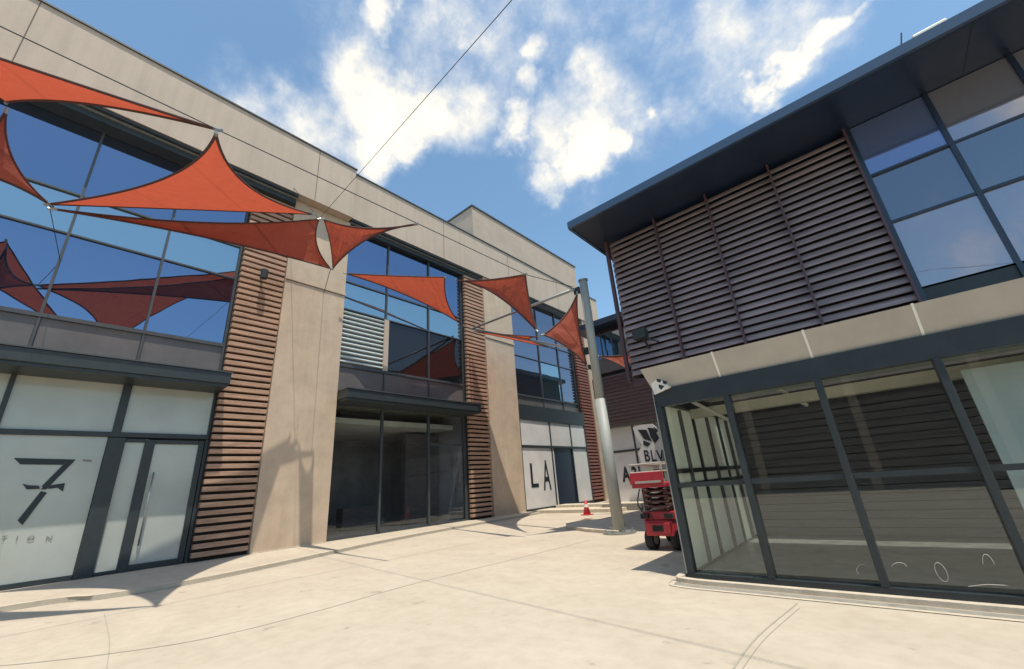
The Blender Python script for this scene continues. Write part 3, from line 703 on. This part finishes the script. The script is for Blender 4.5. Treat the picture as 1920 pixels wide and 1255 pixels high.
# ------------------------------------------------------------------ mast, cables, sails
ms = empty('sail_mast', (-6.78, 12.4, 0), 'tall grey steel mast with a thicker lower tube holding the sail cables', 'mast')
b = MB(); b.tube((-6.78, 12.4, .04), (-6.78, 12.4, 4.1), .18, 24); b.build('lower_tube', M['mast'], ms, smooth=True)
b = MB(); b.tube((-6.78, 12.4, 4.1), (-6.78, 12.4, 8.55), .15, 24); b.build('upper_tube', M['mast'], ms, smooth=True)
b = MB(); b.tube((-6.78, 12.4, 0), (-6.78, 12.4, .05), .5, 24); b.build('base_plate', M['steel'], ms)
b = MB()
for k in range(8):
    t = k*math.pi/4; b.tube((-6.78+.42*math.cos(t), 12.4+.42*math.sin(t), .05), (-6.78+.42*math.cos(t), 12.4+.42*math.sin(t), .12), .03, 6)
b.build('anchor_bolt', M['steel'], ms)
b = MB(); b.tube((-6.78, 12.4, 8.551), (-6.78, 12.4, 8.6), .18, 24); b.build('cap', M['steel'], ms)
b = MB(); b.box(-7.22, -6.98, 12.36, 12.44, 8.15, 8.4); b.box(-7.16, -6.98, 12.36, 12.44, 5.75, 6.0); b.box(-7.10, -6.98, 12.36, 12.44, 5.2, 5.35); b.build('cable_lug', M['dark'], ms)
MT = Vector((-7.15, 12.3, 8.42))

N3 = onz(407, 243, 8.55); N4 = onz(780, 418, 8.5); N5 = onz(985, 515, 8.45)
N1 = onx(92, 383, -14.0); N2 = onx(620, 504, -14.45); N6 = onx(598, 411, -14.04)
P3b = onx(884, 617, -16.15); P3t = onx(856, 526, -13.5)
Q = onx(1010, 624, -7.7)
N0 = onx(12, 192, -13.0)
def rope(name, label, pts, r=.018, sag=0, group='steel cables of the shade sails', cat='cable'):
    P = [Vector(p) for p in pts]; out = []
    for a, c in zip(P, P[1:]):
        for k in range(8): t = k/8; out.append(a.lerp(c, t)-Vector((0, 0, sag*4*t*(1-t))))
    out.append(P[-1]); b = MB(); b.path(out, r, 6)
    return tag(b.build(name, M['cable'], None), label, cat, group)
NL = Vector((-8.25, -9.0, 8.55))
rope('cable', 'long straight cable running past the sail tips to the mast top', [NL, N3, N4, N5, MT], .012)
a = onx(598, 411, -14.3); d2 = onz(960, 0, 10.0)
rope('cable', 'thin cable crossing the sky from the white lens gap to the upper right', [a, a+(d2-a)*1.9], .009)
rope('cable', 'short stay tying the first sail corner to the sandstone pillar', [N2, (XF, N2.y+.7, N2.z-.1)], .012)
rope('cable', 'short stay from the lens tip up to the parapet', [N6, (-16.05, 5.2, 14.3)], .012)
rope('cable', 'short stay from the low left sail node back to the windows', [N1, (XW, N1.y+.4, N1.z-.2)], .009)
def strut(a, c, label, r=.055):
    b = MB(); b.tube(a, c, r, 10); o = b.build('steel_strut', M['steel'], None, smooth=True); return tag(o, label, 'strut', 'struts between mast and sails')
strut(MT-Vector((0, 0, .1)), P3b, 'upper grey strut sloping down from the mast top to the meeting point of two sails')
strut((-7.12, 12.35, 5.9), P3b, 'lower grey strut running level from the middle of the mast')

def sail(label, cs, bow=(.1, .1, .1), sag=.0, mm='sail'):
    cs = [Vector(c) for c in cs]; cen = sum(cs, Vector())/3
    root = empty('shade_sail', cen, label, 'shade sail', 'red orange shade sails strung over the plaza')
    nE = 18; ring = []
    nrm = (cs[1]-cs[0]).cross(cs[2]-cs[0]).normalized()
    for i in range(3):
        a, c = cs[i], cs[(i+1) % 3]; o = cs[(i+2) % 3]
        mid = (a+c)/2; L = (c-a).length; inn = (cen-mid); 
        inn -= (c-a).normalized()*inn.dot((c-a).normalized())
        inn = inn.normalized() if inn.length > 1e-6 else Vector()
        h = min(bow[i]*L, (o-mid).length*.45)
        for k in range(nE):
            t = k/nE; ring.append(a.lerp(c, t)+inn*h*4*t*(1-t)+nrm*sag*math.sin(math.pi*t)*.3)
    K = len(ring); nR = 7; v = []; fc = []
    cc = sum(ring, Vector())/K
    for j in range(nR+1):
        s = j/nR
        for p in ring: v.append(tuple(cc.lerp(p, s)+nrm*sag*(1-s*s)))
    for j in range(nR):
        for k in range(K):
            a = j*K+k; b_ = j*K+(k+1) % K; fc.append((a, b_, b_+K, a+K))
    me = MB(); me.v = v; me.f = fc
    o = me.build('cloth', M[mm], root); 
    bm = bmesh.new(); bm.from_mesh(o.data); bmesh.ops.remove_doubles(bm, verts=bm.verts, dist=1e-4); bmesh.ops.recalc_face_normals(bm, faces=bm.faces); bm.to_mesh(o.data); bm.free()
    for p in o.data.polygons: p.use_smooth = True
    h = MB(); h.path(ring+[ring[0]], .028, 6); h.build('hem', M['hem'], root)
    for c in cs:
        r_ = MB(); d = (c-cc).normalized(); r_.tube(c-d*.06, c+d*.10, .035, 8); r_.build('corner_fitting', M['steel'], root)
    return root
NW = Vector((-8.2, -4.2, 8.55)); 
A3 = onx(-260, 60, -13.0)
sail('large red sail at the upper left sweeping in from the picture edge to the cable', [N3, N0, onx(-330, -2, -12.0)], (.045, .10, .012), .05)
sail('orange sail cut by the left picture edge, hanging down to the low left node', [N1, N0+Vector((0, .05, -.25)), onx(-210, 300, -12.5)], (.17, .1, .1), .1)
sail('tall triangular red sail before the blue windows with its tip on the cable', [N3+Vector((0, 0, -.12)), N1, N6+Vector((0, -.25, .10))], (.12, .012, .085), .05)
sail('long narrow red sail running below the tall triangular one to the lens gap', [N1+Vector((0, .1, -.1)), N6, N2], (.035, .17, .02), .05)
sail('red sail to the right of the lens shaped gap pointing along the cable', [N6+Vector((.1, .15, 0)), N4+Vector((0, 0, -.05)), N2+Vector((.1, .05, 0))], (.03, .05, .09), .05)
sail('narrow orange sail tapering left across the second bay of windows', [onx(648, 513, -15.9), onx(834, 520, -14.2), onx(868, 610, -15.9)], (.008, .10, .035), .03)
sail('red sail hanging from the cable between second pillar and mast', [P3t, N5, Q+Vector((0, -.1, .05))], (.012, .06, .05), .08)
MH = Vector((-7.05, 12.3, 8.1)); ML = Vector((-7.05, 12.3, 5.3))
sail('upright orange sail fixed along the mast', [MH, onx(1018, 628, -7.75), ML], (.07, .08, .05), .05)
sail('thin red sail seen edge on under the lower strut', [onx(890, 622, -16.1), onx(1010, 632, -8.4), onx(1030, 652, -13.2)], (.02, .08, .08), .02)

sail('small far red sail seen between the mast and the louvred building', [onx(1120, 668, -9.4), ony(1192, 664, 18.5), ony(1176, 693, 18.0)], (.03, .05, .05), .02)

# ------------------------------------------------------------------ scissor lift and cone
lf = empty('scissor_lift', (-4.33, 10.5, 0), 'red scissor lift parked beside the glass pavilion', 'scissor lift')
x0, x1, y0, y1 = -4.68, -3.96, 9.72, 11.35
b = MB(); b.box(x0+.03, x1-.03, y0, y1, .30, .62); b.box(x0, x1, y0+.05, y1-.05, .62, .80); b.box(x0+.08, x1-.08, y0-.04, y0, .34, .58); b.build('chassis', M['red'], lf, bevel=.03)
b = MB(); b.box(x0-.02, x0+.16, y0-.03, y0+.05, .66, .76); b.box(x1-.18, x1, y0-.03, y0+.05, .66, .76); b.box(-4.45, -4.2, y0-.052, y0-.041, .4, .52); b.build('chassis_recess', M['rubber'], lf)
for (x, y) in ((x0+.06, y0+.22), (x1-.06, y0+.22), (x0+.06, y1-.25), (x1-.06, y1-.25)):
    b = MB(); b.tube((x-.09, y, .21), (x+.09, y, .21), .21, 20); wh = b.build('wheel', M['rubber'], lf, smooth=True)
    b = MB(); b.tube((x-.10, y, .21), (x+.10, y, .21), .11, 16); b.build('rim', M['rim'], wh)
sa = MB()
for lvl in range(4):
    za, zb = .84+lvl*.115, .84+(lvl+1)*.115
    for x in (x0+.10, x1-.10):
        sa.beam((x, y0+.05, za), (x, y1-.1, zb), .05, .045); sa.beam((x+.055, y0+.05, zb), (x+.055, y1-.1, za), .05, .045)
    for y in (y0+.06, y1-.11): sa.tube((x0+.08, y, (za+zb)/2), (x1-.04, y, (za+zb)/2), .024, 8)
sa.build('scissor_arms', mat('worn scissor steel', (.13, .055, .045), .6, var=.3), lf)
b = MB(); b.box(x0-.06, x1+.02, y0-.15, y1+.05, 1.32, 1.40); b.box(x0-.06, x1+.02, y0-.17, y0-.15, 1.40, 1.66); b.box(x0-.08, x0-.06, y0-.17, y1, 1.40, 1.60); b.build('platform', M['red'], lf, bevel=.01)
b = MB(); pts = [(x0-.05, y0-.14), (x1, y0-.14), (x1, y1), (x0-.05, y1)]
for i, p in enumerate(pts):
    q = pts[(i+1) % 4]
    for z in (1.66, 1.84): b.tube((*p, z), (*q, z), .018, 8)
    b.tube((*p, 1.38), (*p, 1.84), .018, 8)
b.build('guard_rail', M['fascia'], lf)
b = MB(); b.box(x1-.2, x1-.05, y0-.1, y0+.1, 1.5, 1.7); b.build('control_box', M['rubber'], lf)

b = MB(); b.path([(x0+.02, y0+.02, .8), (x0-.03, y0-.05, .95), (x0+.0, y0-.06, 1.1), (x0+.06, y0-.02, 1.3)], .014, 6); b.path([(x0+.3, y0-.05, .62), (x0+.24, y0-.10, .8), (x0+.34, y0-.09, 1.05), (x0+.3, y0-.06, 1.31)], .012, 6); b.build('hydraulic_hose', M['rubber'], lf)
b = MB(); b.box(x0+.05, x1-.05, y0-.178, y0-.171, 1.42, 1.47); b.build('platform_stripe', M['fascia'], lf)
cn = empty('traffic_cone', onz(1101, 966, 0), 'small red traffic cone by the white panel of the third shop', 'traffic cone')
c = onz(1101, 966, .16)
cn.location = c
b = MB(); b.tube((c.x, c.y, c.z+.04), (c.x, c.y, c.z+.62), .16, 16, .025); b.build('cone_body', M['cone'], cn, smooth=True)
b = MB(); b.box(c.x-.2, c.x+.2, c.y-.2, c.y+.2, c.z, c.z+.039); b.build('base', M['cone'], cn)
b = MB(); b.tube((c.x, c.y, c.z+.32), (c.x, c.y, c.z+.43), .095, 16, .071); b.build('reflective_band', M['whitep'], cn)

# ------------------------------------------------------------------ the other side of the plaza, behind the photographer, seen only as reflections
ob = empty('opposite_building', (0, -15, 0), 'brown slatted building across the plaza, seen mirrored in the glass', 'building')
b = MB(); b.box(-12, 16, -24, -14, 0, 6.8); b.build('wall', mat('brown brick wall', (.14, .115, .10), .8, var=.3, vscale=1.5), ob)
b = MB(); z = .4
while z < 6.4:
    b.box(-12, 16, -13.99, -13.93, z, z+.12); z += .3
b.build('slats', M['slatback'], ob)
b = MB()
for x in (-11, -6, -1, 4, 9): b.box(x, x+.4, -13.92, -13.7, 0, 6.8)
b.build('pier', M['stone'], ob)
